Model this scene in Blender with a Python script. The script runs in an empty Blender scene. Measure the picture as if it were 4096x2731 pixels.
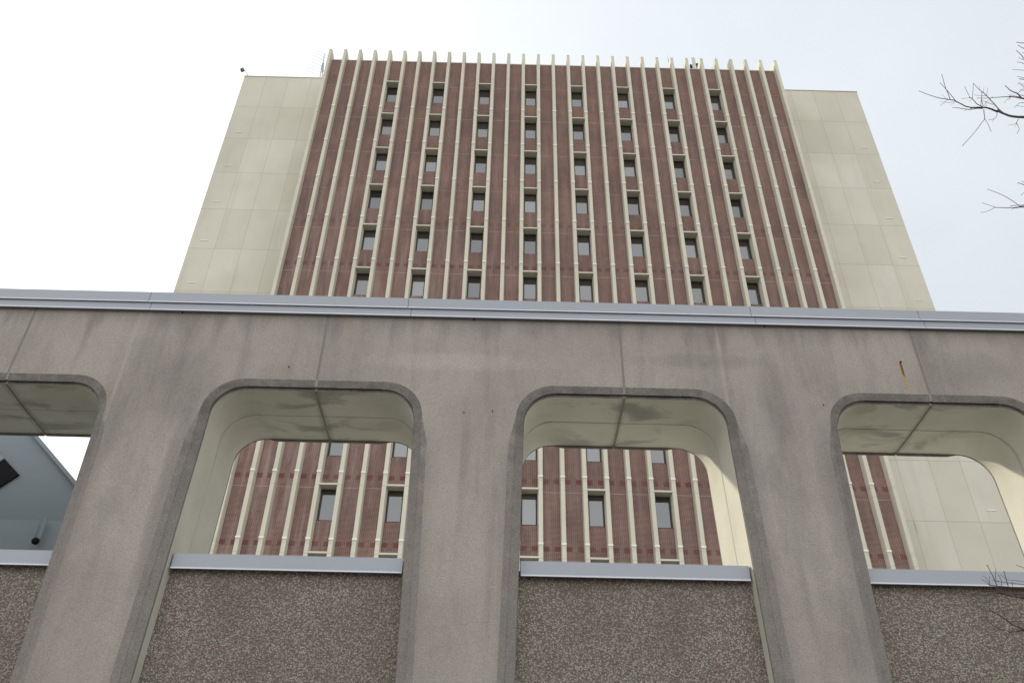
import bpy, bmesh, math, random
from mathutils import Vector, Matrix
S = bpy.context.scene
C = S.collection
rnd = random.Random(7)
E = 1.6                                   # eye height; heights below are written relative to the eye, then + E

# ---------------------------------------------------------------- camera
cam = bpy.data.cameras.new('camera'); co = bpy.data.objects.new('camera', cam); C.objects.link(co); S.camera = co
cam.sensor_width = 36; cam.lens = 29.84; cam.clip_end = 3000; cam.clip_start = 0.05
pitch, yaw, roll = 0.6392, 0.0077, 0.0192
f = Vector((math.sin(yaw)*math.cos(pitch), math.cos(yaw)*math.cos(pitch), math.sin(pitch)))
rt = Vector((math.cos(yaw), -math.sin(yaw), 0)); up = rt.cross(f)
R_ = rt*math.cos(roll)+up*math.sin(roll); U_ = -rt*math.sin(roll)+up*math.cos(roll)
m = Matrix((R_, U_, -f)).transposed().to_4x4(); m.translation = (0, 0, E)
co.matrix_world = m
S.view_settings.view_transform = 'Standard'; S.view_settings.look = 'None'
S.view_settings.exposure = 0.0; S.view_settings.gamma = 1

# ---------------------------------------------------------------- sky and sun
SUN = Vector((-1.5, 1.0, 1.02)).normalized()      # towards the sun: behind the wall, to the left
w = bpy.data.worlds.new('World'); S.world = w; w.use_nodes = True
nt = w.node_tree; nt.nodes.clear()
def N(t, typ, **kw):
    n = t.nodes.new(typ)
    for k, v in kw.items(): setattr(n, k, v)
    return n
sky = N(nt, 'ShaderNodeTexSky', sky_type='NISHITA', sun_disc=False)
sky.sun_elevation = math.asin(SUN.z); sky.sun_rotation = math.atan2(SUN.x, SUN.y)
sky.air_density = 1.0; sky.dust_density = 2.0
tc = N(nt, 'ShaderNodeTexCoord')
def vm(t, op, a, b=None):
    n = N(t, 'ShaderNodeVectorMath', operation=op)
    for i, v in enumerate((a, b)):
        if v is None: continue
        if hasattr(v, 'is_linked'): t.links.new(v, n.inputs[i])
        else: n.inputs[i].default_value = v
    return n
def mt(t, op, a, b=None, c=None, clamp=False):
    n = N(t, 'ShaderNodeMath', operation=op); n.use_clamp = clamp
    for i, v in enumerate((a, b, c)):
        if v is None: continue
        if hasattr(v, 'is_linked'): t.links.new(v, n.inputs[i])
        else: n.inputs[i].default_value = v
    return n.outputs[0]
d = vm(nt, 'NORMALIZE', tc.outputs['Generated']).outputs[0]
dot = vm(nt, 'DOT_PRODUCT', d, tuple(SUN)).outputs['Value']
glow = mt(nt, 'POWER', mt(nt, 'MAXIMUM', mt(nt, 'SUBTRACT', dot, 0.25), 0.0), 2.2)
sx = N(nt, 'ShaderNodeSeparateXYZ'); nt.links.new(d, sx.inputs[0])
back = mt(nt, 'MULTIPLY', mt(nt, 'MAXIMUM', mt(nt, 'MULTIPLY', sx.outputs[1], -1.0), 0.0), 1.15)
nz = N(nt, 'ShaderNodeTexNoise'); nz.inputs['Scale'].default_value = 2.2; nz.inputs['Detail'].default_value = 5; nz.inputs['Roughness'].default_value = .5
nt.links.new(d, nz.inputs['Vector'])
cl = mt(nt, 'MULTIPLY', mt(nt, 'SUBTRACT', nz.outputs[0], .5), .34)
L = mt(nt, 'ADD', mt(nt, 'ADD', mt(nt, 'ADD', mt(nt, 'MULTIPLY', glow, 1.35), .92), back), cl)
cb = N(nt, 'ShaderNodeMix', data_type='RGBA'); cb.inputs[6].default_value = (.925, .985, 1.045, 1); cb.inputs[7].default_value = (1, 1, 1, 1)
nt.links.new(mt(nt, 'MULTIPLY', mt(nt, 'ADD', glow, back), 2.2, clamp=True), cb.inputs[0])
bg1 = N(nt, 'ShaderNodeBackground'); bg1.inputs[1].default_value = 0.1; nt.links.new(sky.outputs[0], bg1.inputs[0])
bg2 = N(nt, 'ShaderNodeBackground'); nt.links.new(cb.outputs[2], bg2.inputs[0]); nt.links.new(L, bg2.inputs[1])
mx = N(nt, 'ShaderNodeMixShader'); mx.inputs[0].default_value = .88
out = N(nt, 'ShaderNodeOutputWorld')
nt.links.new(bg1.outputs[0], mx.inputs[1]); nt.links.new(bg2.outputs[0], mx.inputs[2]); nt.links.new(mx.outputs[0], out.inputs[0])
sl = bpy.data.lights.new('sun', 'SUN'); sl.energy = 3.4; sl.angle = math.radians(2.5); sl.color = (1, .92, .76)
so = bpy.data.objects.new('sun', sl); C.objects.link(so); so.location = (-30, 20, 60)
so.rotation_euler = SUN.to_track_quat('Z', 'Y').to_euler()

# ---------------------------------------------------------------- helpers
def thing(name, label, cat, loc=(0, 0, 0), group=None):
    o = bpy.data.objects.new(name, None); C.objects.link(o); o.location = loc
    o['label'] = label; o['category'] = cat
    if group: o['group'] = group
    o.empty_display_size = .3
    return o
def mesh_obj(name, verts, faces, mats, parent=None, midx=None, smooth=False, merge=0.0):
    me = bpy.data.meshes.new(name); me.from_pydata(verts, [], faces)
    for k in (mats if isinstance(mats, (list, tuple)) else [mats]): me.materials.append(k)
    if midx:
        for p, i in zip(me.polygons, midx): p.material_index = i
    bm = bmesh.new(); bm.from_mesh(me)
    if merge: bmesh.ops.remove_doubles(bm, verts=bm.verts, dist=merge)
    bm.to_mesh(me); bm.free()
    if smooth:
        for p in me.polygons: p.use_smooth = True
    o = bpy.data.objects.new(name, me); C.objects.link(o)
    if parent is not None:
        o.parent = parent
        o.matrix_parent_inverse = Matrix.Translation(-Vector(parent.location)) if parent.type == 'EMPTY' else Matrix.Identity(4)
    return o
class MB:
    def __init__(s): s.v = []; s.f = []; s.m = []
    def box(s, a, b, mi=0):
        x0, y0, z0 = a; x1, y1, z1 = b; n = len(s.v)
        s.v += [(x0,y0,z0),(x1,y0,z0),(x1,y1,z0),(x0,y1,z0),(x0,y0,z1),(x1,y0,z1),(x1,y1,z1),(x0,y1,z1)]
        s.f += [tuple(n+i for i in q) for q in ((0,3,2,1),(4,5,6,7),(0,1,5,4),(1,2,6,5),(2,3,7,6),(3,0,4,7))]
        s.m += [mi]*6
    def prism(s, prof, z0, z1, mi=0):      # prof: ccw (x,y) list
        n = len(s.v); k = len(prof)
        s.v += [(x, y, z0) for x, y in prof]+[(x, y, z1) for x, y in prof]
        for i in range(k): s.f.append((n+i, n+(i+1) % k, n+k+(i+1) % k, n+k+i)); s.m.append(mi)
        s.f.append(tuple(n+k+i for i in range(k))); s.m.append(mi)
        s.f.append(tuple(n+i for i in reversed(range(k)))); s.m.append(mi)
    def prism_x(s, prof, x0, x1, mi=0):    # prof: (y,z) list extruded along x
        n = len(s.v); k = len(prof)
        s.v += [(x0, y, z) for y, z in prof]+[(x1, y, z) for y, z in prof]
        for i in range(k): s.f.append((n+i, n+k+i, n+k+(i+1) % k, n+(i+1) % k)); s.m.append(mi)
        s.f.append(tuple(n+k+i for i in range(k))); s.m.append(mi)
        s.f.append(tuple(n+i for i in reversed(range(k)))); s.m.append(mi)
    def tube(s, pts, r0, r1, n=6, mi=0, cap=True):
        pts = [Vector(p) for p in pts]; K = len(pts); st = len(s.v)
        ref = Vector((.3, 1, .2)).normalized()
        for i, p in enumerate(pts):
            t = (pts[min(i+1, K-1)]-pts[max(i-1, 0)]).normalized()
            a = t.cross(ref).normalized(); b = t.cross(a)
            r = r0+(r1-r0)*i/max(1, K-1)
            for j in range(n):
                g = 2*math.pi*j/n; s.v.append(tuple(p+a*r*math.cos(g)+b*r*math.sin(g)))
        for i in range(K-1):
            for j in range(n):
                s.f.append((st+i*n+j, st+i*n+(j+1) % n, st+(i+1)*n+(j+1) % n, st+(i+1)*n+j)); s.m.append(mi)
        if cap:
            s.f.append(tuple(st+j for j in reversed(range(n)))); s.m.append(mi)
            s.f.append(tuple(st+(K-1)*n+j for j in range(n))); s.m.append(mi)
    def ball(s, c, r, mi=0, n=10, sq=1.0):
        st = len(s.v)
        for i in range(n+1):
            t = math.pi*i/n
            for j in range(n): g = 2*math.pi*j/n; s.v.append((c[0]+r*math.sin(t)*math.cos(g), c[1]+r*math.sin(t)*math.sin(g), c[2]+r*sq*math.cos(t)))
        for i in range(n):
            for j in range(n): s.f.append((st+i*n+j, st+(i+1)*n+j, st+(i+1)*n+(j+1) % n, st+i*n+(j+1) % n)); s.m.append(mi)
    def build(s, name, mats, parent=None, smooth=False, merge=0.0):
        return mesh_obj(name, s.v, s.f, mats, parent, s.m, smooth, merge)

# ---------------------------------------------------------------- materials
def newmat(name, rough=.9, spec=.25):
    mm = bpy.data.materials.new(name); mm.use_nodes = True
    t = mm.node_tree; b = t.nodes['Principled BSDF']
    b.inputs['Roughness'].default_value = rough; b.inputs['Specular IOR Level'].default_value = spec
    return mm, t, b
def pos(t): return N(t, 'ShaderNodeNewGeometry').outputs['Position']
def noise(t, vec, scale, detail=4, rough=.55, st=(1, 1, 1)):
    mp = N(t, 'ShaderNodeMapping'); mp.inputs['Scale'].default_value = st; t.links.new(vec, mp.inputs[0])
    n = N(t, 'ShaderNodeTexNoise'); n.inputs['Scale'].default_value = scale; n.inputs['Detail'].default_value = detail; n.inputs['Roughness'].default_value = rough
    t.links.new(mp.outputs[0], n.inputs['Vector']); return n.outputs[0]
def ramp(t, v, lo, hi):
    n = N(t, 'ShaderNodeMapRange'); n.interpolation_type = 'SMOOTHSTEP'; t.links.new(v, n.inputs[0]) if hasattr(v, 'is_linked') else None
    n.inputs[1].default_value = lo; n.inputs[2].default_value = hi; return n.outputs[0]
def mixc(t, fac, a, b):
    n = N(t, 'ShaderNodeMix', data_type='RGBA')
    for i, v in ((0, fac), (6, a), (7, b)):
        if hasattr(v, 'is_linked'): t.links.new(v, n.inputs[i])
        else: n.inputs[i].default_value = v if i == 0 else (*v, 1)
    return n.outputs[2]
def bump(t, b, h, strength, dist=.01):
    n = N(t, 'ShaderNodeBump'); n.inputs['Strength'].default_value = strength; n.inputs['Distance'].default_value = dist
    t.links.new(h, n.inputs['Height']); t.links.new(n.outputs[0], b.inputs['Normal'])
def sep(t, v):
    n = N(t, 'ShaderNodeSeparateXYZ'); t.links.new(v, n.inputs[0]); return n.outputs
def blob(t, xyz, cx, cz, rx, rz, warp, soft=.6):
    a = mt(t, 'DIVIDE', mt(t, 'SUBTRACT', xyz[0], cx), rx); c = mt(t, 'DIVIDE', mt(t, 'SUBTRACT', xyz[2], cz), rz)
    r = mt(t, 'ADD', mt(t, 'MULTIPLY', a, a), mt(t, 'MULTIPLY', c, c))
    r = mt(t, 'ADD', r, mt(t, 'MULTIPLY', mt(t, 'SUBTRACT', warp, .5), 4.5))
    return mt(t, 'SUBTRACT', 1.0, ramp(t, r, 1-soft, 1+soft))
def plain(name, col, rough=.8, spec=.3, nscale=3, namp=.15, metal=0):
    mm, t, b = newmat(name, rough, spec); p = pos(t)
    v = noise(t, p, nscale, 5)
    c = mixc(t, v, tuple(k*(1-namp) for k in col), tuple(min(1, k*(1+namp)) for k in col))
    t.links.new(c, b.inputs['Base Color']); b.inputs['Metallic'].default_value = metal
    return mm

def mat_face():
    mm, t, b = newmat('weathered precast concrete', .92, .2); p = pos(t); xyz = sep(t, p)
    big = noise(t, p, .9, 4, .5); streak = noise(t, p, 2.6, 5, .6, (1.6, 1, .16)); med = noise(t, p, 5, 5, .65)
    fine = noise(t, p, 85, 2, .8); warp = noise(t, p, 4.5, 6, .75, (1, 1, .45))
    c = mixc(t, ramp(t, big, .3, .7), (.268, .242, .216), (.330, .303, .272))
    c = mixc(t, mt(t, 'MULTIPLY', ramp(t, streak, .48, .72), .5), c, (.180, .166, .152))
    c = mixc(t, mt(t, 'MULTIPLY', ramp(t, med, .5, .8), .35), c, (.345, .315, .285))
    gr = noise(t, p, 1.7, 6, .75, (1, 1, .4))
    c = mixc(t, mt(t, 'MULTIPLY', ramp(t, gr, .50, .64), .28), c, (.190, .177, .166))
    c = mixc(t, mt(t, 'MULTIPLY', ramp(t, gr, .50, .36), .22), c, (.36, .33, .30))
    # dirt washed down from the coping
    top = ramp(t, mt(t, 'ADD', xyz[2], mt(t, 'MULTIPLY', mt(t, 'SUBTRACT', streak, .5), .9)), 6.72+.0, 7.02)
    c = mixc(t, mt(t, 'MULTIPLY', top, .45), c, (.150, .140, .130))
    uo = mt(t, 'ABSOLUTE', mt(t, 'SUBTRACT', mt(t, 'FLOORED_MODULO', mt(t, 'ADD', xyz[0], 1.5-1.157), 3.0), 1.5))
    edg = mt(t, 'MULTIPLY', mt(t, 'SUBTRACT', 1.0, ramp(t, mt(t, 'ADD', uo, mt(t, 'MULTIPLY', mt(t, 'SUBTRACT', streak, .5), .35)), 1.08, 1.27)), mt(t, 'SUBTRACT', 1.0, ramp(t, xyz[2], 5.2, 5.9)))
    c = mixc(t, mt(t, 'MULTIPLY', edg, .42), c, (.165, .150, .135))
    # pale bloom and dark damp patches with shapes of their own
    c = mixc(t, mt(t, 'MULTIPLY', blob(t, xyz, -.55, 6.46, .75, .095, warp, .95), .34), c, (.43, .40, .37))
    c = mixc(t, mt(t, 'MULTIPLY', blob(t, xyz, 1.95, 6.54, .60, .08, warp, .95), .34), c, (.165, .155, .145))
    c = mixc(t, mt(t, 'MULTIPLY', blob(t, xyz, 2.62, 6.05, .12, .55, warp, .95), .36), c, (.165, .155, .145))
    c = mixc(t, mt(t, 'MULTIPLY', blob(t, xyz, 2.43, 5.75, .12, .38, warp, .95), .26), c, (.42, .395, .37))
    c = mixc(t, mt(t, 'MULTIPLY', blob(t, xyz, 4.65, 6.5, .38, .20, warp, .95), .32), c, (.175, .165, .160))
    c = mixc(t, mt(t, 'MULTIPLY', blob(t, xyz, -3.1, 6.1, .28, .38, warp, .95), .34), c, (.170, .158, .150))
    c = mixc(t, mt(t, 'MULTIPLY', blob(t, xyz, -3.0, 5.0, .10, .9, warp), .35), c, (.170, .155, .145))
    c = mixc(t, mt(t, 'MULTIPLY', blob(t, xyz, 3.0, 4.9, .13, 1.1, warp), .30), c, (.18, .168, .158))
    # narrow crease-like lime lines below the coping
    for cx in (-3.76, 2.15):
        c = mixc(t, mt(t, 'MULTIPLY', blob(t, xyz, cx, 6.35, .018, .75, med, .8), .5), c, (.37, .33, .28))
    # rust run under an old fixing
    c = mixc(t, mt(t, 'MULTIPLY', blob(t, xyz, 3.950, 6.42, .017, .20, med, .5), .75), c, (.36, .25, .12))
    c = mixc(t, mt(t, 'MULTIPLY', blob(t, xyz, 3.960, 6.50, .013, .10, med, .4), .9), c, (.17, .055, .022))
    spk = mixc(t, ramp(t, fine, .25, .75), (.80, .80, .80), (1.22, 1.22, 1.22))
    mu = N(t, 'ShaderNodeMix', data_type='RGBA', blend_type='MULTIPLY'); mu.inputs[0].default_value = 1
    t.links.new(c, mu.inputs[6]); t.links.new(spk, mu.inputs[7])
    t.links.new(mu.outputs[2], b.inputs['Base Color'])
    bump(t, b, mt(t, 'ADD', fine, mt(t, 'MULTIPLY', med, 1.5)), .5, .004)
    return mm
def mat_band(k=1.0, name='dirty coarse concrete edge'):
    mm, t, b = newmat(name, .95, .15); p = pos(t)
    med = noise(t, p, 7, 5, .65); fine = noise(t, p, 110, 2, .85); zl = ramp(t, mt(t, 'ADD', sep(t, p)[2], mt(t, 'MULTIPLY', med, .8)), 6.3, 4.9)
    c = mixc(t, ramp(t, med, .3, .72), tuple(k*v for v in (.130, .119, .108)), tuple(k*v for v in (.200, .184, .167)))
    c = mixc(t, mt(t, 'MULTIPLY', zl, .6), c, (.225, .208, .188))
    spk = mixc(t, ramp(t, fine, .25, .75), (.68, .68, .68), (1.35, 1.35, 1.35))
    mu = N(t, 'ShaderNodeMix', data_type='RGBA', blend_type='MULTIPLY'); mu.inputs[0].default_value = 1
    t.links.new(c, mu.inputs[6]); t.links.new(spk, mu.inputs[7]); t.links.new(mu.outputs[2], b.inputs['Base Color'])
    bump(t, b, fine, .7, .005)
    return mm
def mat_soffit():
    mm, t, b = newmat('smooth pale concrete', .85, .25); p = pos(t); xyz = sep(t, p)
    big = noise(t, p, 1.4, 4); fine = noise(t, p, 60, 3, .7); st = noise(t, p, 1.9, 4, .55)
    c = mixc(t, ramp(t, big, .3, .7), (.47, .457, .385), (.54, .525, .445))
    # water stains on the underside: only where the surface is near the top, spreading from the joints
    u = mt(t, 'ABSOLUTE', mt(t, 'SUBTRACT', mt(t, 'FLOORED_MODULO', mt(t, 'ADD', xyz[0], 1.5-1.157), 3.0), 1.5))
    near = mt(t, 'SUBTRACT', 1.0, ramp(t, u, .15, 1.05)); hi = ramp(t, xyz[2], 6.0, 6.07)
    # broad smeared damp patches, drawn out on a slant, fading at their edges
    mp = N(t, 'ShaderNodeMapping'); mp.inputs['Rotation'].default_value = (0, 0, 1.05); mp.inputs['Scale'].default_value = (.7, 1.5, 1); t.links.new(p, mp.inputs[0])
    nn = N(t, 'ShaderNodeTexNoise'); nn.inputs['Scale'].default_value = 2.3; nn.inputs['Detail'].default_value = 6; nn.inputs['Roughness'].default_value = .52; nn.inputs['Distortion'].default_value = .5; t.links.new(mp.outputs[0], nn.inputs['Vector'])
    fill = mt(t, 'ADD', mt(t, 'MULTIPLY', ramp(t, nn.outputs[0], .50, .60), .6), mt(t, 'MULTIPLY', ramp(t, nn.outputs[0], .5, .8), .4))
    s1 = mt(t, 'MULTIPLY', mt(t, 'MULTIPLY', mt(t, 'MULTIPLY', fill, .75), near), hi)
    c = mixc(t, s1, c, (.17, .172, .15))
    jl = mt(t, 'MULTIPLY', mt(t, 'SUBTRACT', 1.0, ramp(t, mt(t, 'ADD', u, mt(t, 'MULTIPLY', mt(t, 'SUBTRACT', st, .5), .12)), .015, .07)), mt(t, 'MULTIPLY', hi, .35))
    c = mixc(t, jl, c, (.15, .145, .115))
    ed = mt(t, 'MULTIPLY', mt(t, 'SUBTRACT', 1.0, ramp(t, mt(t, 'ABSOLUTE', mt(t, 'SUBTRACT', xyz[1], 7.39)), .0, .05)), mt(t, 'MULTIPLY', ramp(t, big, .4, .7), .35))
    c = mixc(t, ed, c, (.2, .195, .16))
    spk = mixc(t, fine, (.88, .88, .88), (1.12, 1.12, 1.12))
    mu = N(t, 'ShaderNodeMix', data_type='RGBA', blend_type='MULTIPLY'); mu.inputs[0].default_value = 1
    t.links.new(c, mu.inputs[6]); t.links.new(spk, mu.inputs[7]); t.links.new(mu.outputs[2], b.inputs['Base Color'])
    bump(t, b, fine, .25, .003)
    return mm
def mat_pebble():
    mm, t, b = newmat('exposed pebble aggregate', .85, .3); p = pos(t)
    mp = N(t, 'ShaderNodeMapping'); mp.inputs['Scale'].default_value = (1, .35, 1); t.links.new(p, mp.inputs[0])
    v = N(t, 'ShaderNodeTexVoronoi'); v.inputs['Scale'].default_value = 72; t.links.new(mp.outputs[0], v.inputs['Vector'])
    big = noise(t, p, 1.5, 4); 
    cs = N(t, 'ShaderNodeSeparateColor'); t.links.new(v.outputs['Color'], cs.inputs[0])
    c = mixc(t, cs.outputs[0], (.165, .145, .120), (.39, .362, .315))
    c = mixc(t, mt(t, 'MULTIPLY', ramp(t, cs.outputs[1], .80, .95), .7), c, (.38, .355, .31))
    c = mixc(t, mt(t, 'MULTIPLY', ramp(t, cs.outputs[2], .62, .8), .75), c, (.215, .125, .09))
    c = mixc(t, ramp(t, v.outputs['Distance'], .40, .70), c, (.135, .12, .10))
    c = mixc(t, mt(t, 'MULTIPLY', ramp(t, big, .45, .70), .34), c, (.10, .085, .068))
    t.links.new(c, b.inputs['Base Color'])
    bump(t, b, mt(t, 'SUBTRACT', 1.0, v.outputs['Distance']), .9, .012)
    return mm
def mat_metal(name, col, rough=.42):
    mm, t, b = newmat(name, rough, .5); p = pos(t)
    n1 = noise(t, p, 1.2, 3, .5, (.4, 1, 3)); n2 = noise(t, p, 14, 4, .6)
    c = mixc(t, n1, tuple(k*.93 for k in col), tuple(k*1.07 for k in col))
    c = mixc(t, mt(t, 'MULTIPLY', ramp(t, n2, .55, .8), .15), c, tuple(k*.7 for k in col))
    t.links.new(c, b.inputs['Base Color']); bump(t, b, n1, .06, .02)
    return mm
TX, TZ, SP, FH = 3.21, 52.58+E, 1.2, 3.867          # tower: x of the middle fin, height of the first joint cap, fin spacing, storey
def mat_brick():
    mm, t, b = newmat('red brown brick', .9, .2); p = pos(t); xyz = sep(t, p)
    cv = N(t, 'ShaderNodeCombineXYZ'); t.links.new(xyz[0], cv.inputs[0]); t.links.new(xyz[2], cv.inputs[1]); t.links.new(xyz[1], cv.inputs[2])
    bk = N(t, 'ShaderNodeTexBrick'); t.links.new(cv.outputs[0], bk.inputs['Vector'])
    for k, v in (('Scale', 1), ('Mortar Size', .009), ('Brick Width', .205), ('Row Height', .0675), ('Bias', -.1), ('Mortar Smooth', .2)): bk.inputs[k].default_value = v
    bk.inputs['Color1'].default_value = (.150, .066, .057, 1); bk.inputs['Color2'].default_value = (.108, .048, .042, 1); bk.inputs['Mortar'].default_value = (.36, .30, .26, 1)
    c = bk.outputs['Color']
    st = noise(t, p, 1.1, 5, .65, (2.2, 1, .18)); bg = noise(t, p, .16, 4, .6)
    tn = mixc(t, ramp(t, noise(t, p, .45, 6, .7), .3, .7), (.82, .84, .86), (1.18, 1.15, 1.12))
    mu = N(t, 'ShaderNodeMix', data_type='RGBA', blend_type='MULTIPLY'); mu.inputs[0].default_value = 1
    t.links.new(c, mu.inputs[6]); t.links.new(tn, mu.inputs[7]); c = mu.outputs[2]
    # lime bloom in vertical runs, heavier on the lower left of the facade
    lf = mt(t, 'SUBTRACT', 1.0, ramp(t, xyz[0], -15, 9)); lo = mt(t, 'SUBTRACT', 1.0, ramp(t, xyz[2], 36, 52))
    am = mt(t, 'ADD', .22, mt(t, 'MULTIPLY', mt(t, 'MULTIPLY', lf, lo), .5))
    c = mixc(t, mt(t, 'MULTIPLY', ramp(t, mt(t, 'ADD', st, mt(t, 'MULTIPLY', bg, .3)), .55, .85), am), c, (.36, .27, .25))
    # painted dark red squares beside each fin and the thin pale shelf line at every storey
    zz = mt(t, 'FLOORED_MODULO', mt(t, 'SUBTRACT', xyz[2], TZ-.24-20*FH), FH)
    xx = mt(t, 'FLOORED_MODULO', mt(t, 'SUBTRACT', xyz[0], TX-20*SP), SP)
    inz = mt(t, 'LESS_THAN', zz, .285)
    inx = mt(t, 'ADD', mt(t, 'LESS_THAN', xx, .46), mt(t, 'GREATER_THAN', xx, SP-.46), clamp=True)
    low = mt(t, 'SUBTRACT', 1.0, ramp(t, xyz[2], 34, 50))
    side = mt(t, 'ADD', .65, mt(t, 'MULTIPLY', mt(t, 'ABSOLUTE', mt(t, 'SUBTRACT', noise(t, p, .35, 2), .5)), 1.5), clamp=True)
    sq = mt(t, 'MULTIPLY', mt(t, 'MULTIPLY', inz, inx), mt(t, 'MULTIPLY', mt(t, 'ADD', .05, mt(t, 'MULTIPLY', low, .85)), side))
    c = mixc(t, sq, c, (.150, .052, .056))
    z2 = mt(t, 'FLOORED_MODULO', mt(t, 'SUBTRACT', xyz[2], TZ-.765-20*FH), FH)
    c = mixc(t, mt(t, 'MULTIPLY', mt(t, 'LESS_THAN', z2, .03), .75), c, (.42, .35, .30))
    t.links.new(c, b.inputs['Base Color'])
    bump(t, b, bk.outputs['Fac'], -.3, .01)
    return mm
def mat_precast(name, c0, c1, fins=False):
    mm, t, b = newmat(name, .88, .25); p = pos(t); xyz = sep(t, p)
    big = noise(t, p, .22, 5, .6); st = noise(t, p, .9, 5, .6, (1.8, 1, .15)); fine = noise(t, p, 30, 3, .7)
    c = mixc(t, ramp(t, big, .3, .7), c0, c1)
    c = mixc(t, mt(t, 'MULTIPLY', ramp(t, st, .5, .8), .22), c, tuple(k*.66 for k in c0))
    if fins:
        z2 = mt(t, 'FLOORED_MODULO', mt(t, 'SUBTRACT', xyz[2], TZ-.80-20*FH), FH)
        c = mixc(t, mt(t, 'MULTIPLY', mt(t, 'LESS_THAN', z2, .025), .45), c, (.2, .18, .14))
        z3 = mt(t, 'FLOORED_MODULO', mt(t, 'SUBTRACT', xyz[2], TZ-.30-20*FH), FH)
        c = mixc(t, mt(t, 'MULTIPLY', mt(t, 'LESS_THAN', z3, .25), .10), c, (.2, .18, .14))
    else:
        # panel joints
        z2 = mt(t, 'FLOORED_MODULO', mt(t, 'SUBTRACT', xyz[2], 55.6+E-20*FH-.0125), FH)
        jz = mt(t, 'LESS_THAN', z2, .035)
        u = mt(t, 'ABSOLUTE', mt(t, 'SUBTRACT', xyz[0], TX))
        j = jz
        for q in (19.95, 21.85, 23.72):
            j = mt(t, 'ADD', j, mt(t, 'LESS_THAN', mt(t, 'ABSOLUTE', mt(t, 'SUBTRACT', u, q)), .014), clamp=True)
        c = mixc(t, mt(t, 'MULTIPLY', j, .42), c, (.16, .13, .10))
        # each panel a touch different
        cx = mt(t, 'FLOOR', mt(t, 'DIVIDE', mt(t, 'SUBTRACT', u, 18.05), 1.9)); cz = mt(t, 'FLOOR', mt(t, 'DIVIDE', mt(t, 'SUBTRACT', xyz[2], 55.6+E), FH))
        cv = N(t, 'ShaderNodeCombineXYZ'); t.links.new(cx, cv.inputs[0]); t.links.new(cz, cv.inputs[1])
        wn = N(t, 'ShaderNodeTexWhiteNoise'); t.links.new(cv.outputs[0], wn.inputs[0])
        tone = mixc(t, wn.outputs[0], (.95, .95, .93), (1.04, 1.04, 1.05))
        mu = N(t, 'ShaderNodeMix', data_type='RGBA', blend_type='MULTIPLY'); mu.inputs[0].default_value = 1
        t.links.new(c, mu.inputs[6]); t.links.new(tone, mu.inputs[7]); c = mu.outputs[2]
        jn = mt(t, 'SUBTRACT', 1.0, j); 
        # little rust run below one joint
        for rx, rz, h in ((TX+17.4+.35, 58.6, .7), (TX+19.97, 55.6+E-9*FH-.35, .42)):
            c = mixc(t, mt(t, 'MULTIPLY', blob(t, xyz, rx, rz, .06, h, fine, .5), .35), c, (.28, .16, .10))
    t.links.new(c, b.inputs['Base Color'])
    bump(t, b, fine, .15, .004)
    return mm
def mat_glass(name='window glass', tint=(.74, .78, .80), refl=.20, base=(.055, .045, .043)):
    mm = bpy.data.materials.new(name); mm.use_nodes = True; t = mm.node_tree; t.nodes.clear()
    o = N(t, 'ShaderNodeOutputMaterial'); g = N(t, 'ShaderNodeBsdfGlossy'); df = N(t, 'ShaderNodeBsdfDiffuse'); mxs = N(t, 'ShaderNodeMixShader')
    g.inputs['Roughness'].default_value = .015; g.inputs['Color'].default_value = (*tint, 1)
    oi = N(t, 'ShaderNodeObjectInfo')
    c = mixc(t, oi.outputs['Random'], tuple(k*.6 for k in base), tuple(k*1.8 for k in base)); t.links.new(c, df.inputs['Color'])
    p = pos(t); n1 = noise(t, p, .6, 4, .6)
    bp_ = N(t, 'ShaderNodeBump'); bp_.inputs['Strength'].default_value = .10; bp_.inputs['Distance'].default_value = .02
    t.links.new(n1, bp_.inputs['Height']); t.links.new(bp_.outputs[0], g.inputs['Normal'])
    t.links.new(mt(t, 'ADD', refl-.03, mt(t, 'MULTIPLY', oi.outputs['Random'], .07)), mxs.inputs[0])
    t.links.new(df.outputs[0], mxs.inputs[1]); t.links.new(g.outputs[0], mxs.inputs[2]); t.links.new(mxs.outputs[0], o.inputs[0])
    return mm
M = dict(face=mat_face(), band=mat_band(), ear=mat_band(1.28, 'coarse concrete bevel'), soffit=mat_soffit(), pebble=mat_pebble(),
    metal=mat_metal('painted sheet metal', (.31, .33, .375)), hem=plain('sheet metal hem', (.62, .64, .70), .35, .5, 6, .05),
    brick=mat_brick(), fin=mat_precast('cream precast fins', (.53, .51, .42), (.59, .57, .475), True),
    wing=mat_precast('cream precast panels', (.53, .51, .43), (.59, .57, .49)),
    cap=plain('pale joint cap', (.74, .74, .70), .6, .3, 8, .06), frame=plain('dark bronze frame', (.050, .034, .030), .5, .4),
    glass=mat_glass(), sealant=plain('grey joint sealant', (.21, .19, .172), .8, .2, 20, .12), seal2=plain('joint sealant under arch', (.27, .26, .215), .85, .2, 9, .3),
    dark=plain('black metal', (.012, .012, .014), .8, .1), grey=plain('grey plastic', (.12, .12, .13), .5, .4), rust=plain('rusty steel', (.06, .025, .015), .9, .2, 30, .3),
    steel=plain('galvanised steel', (.30, .32, .33), .5, .5), white=plain('white radome', (.50, .51, .51), .5, .4),
    ground=plain('asphalt and gravel', (.20, .19, .175), .95, .2, 2, .2), roof=plain('pale bounce slab', (.56, .555, .54), .9, .2, 1.5, .15),  # roof: surface of the added slab that bounces light onto soffits and tower
    clad=mat_metal('blue grey metal cladding', (.165, .20, .225), .5), clad2=mat_metal('pale blue grey metal cladding', (.20, .245, .27), .5),
    bark=plain('grey brown bark', (.10, .072, .070), .95, .15, 25, .35))
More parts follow.
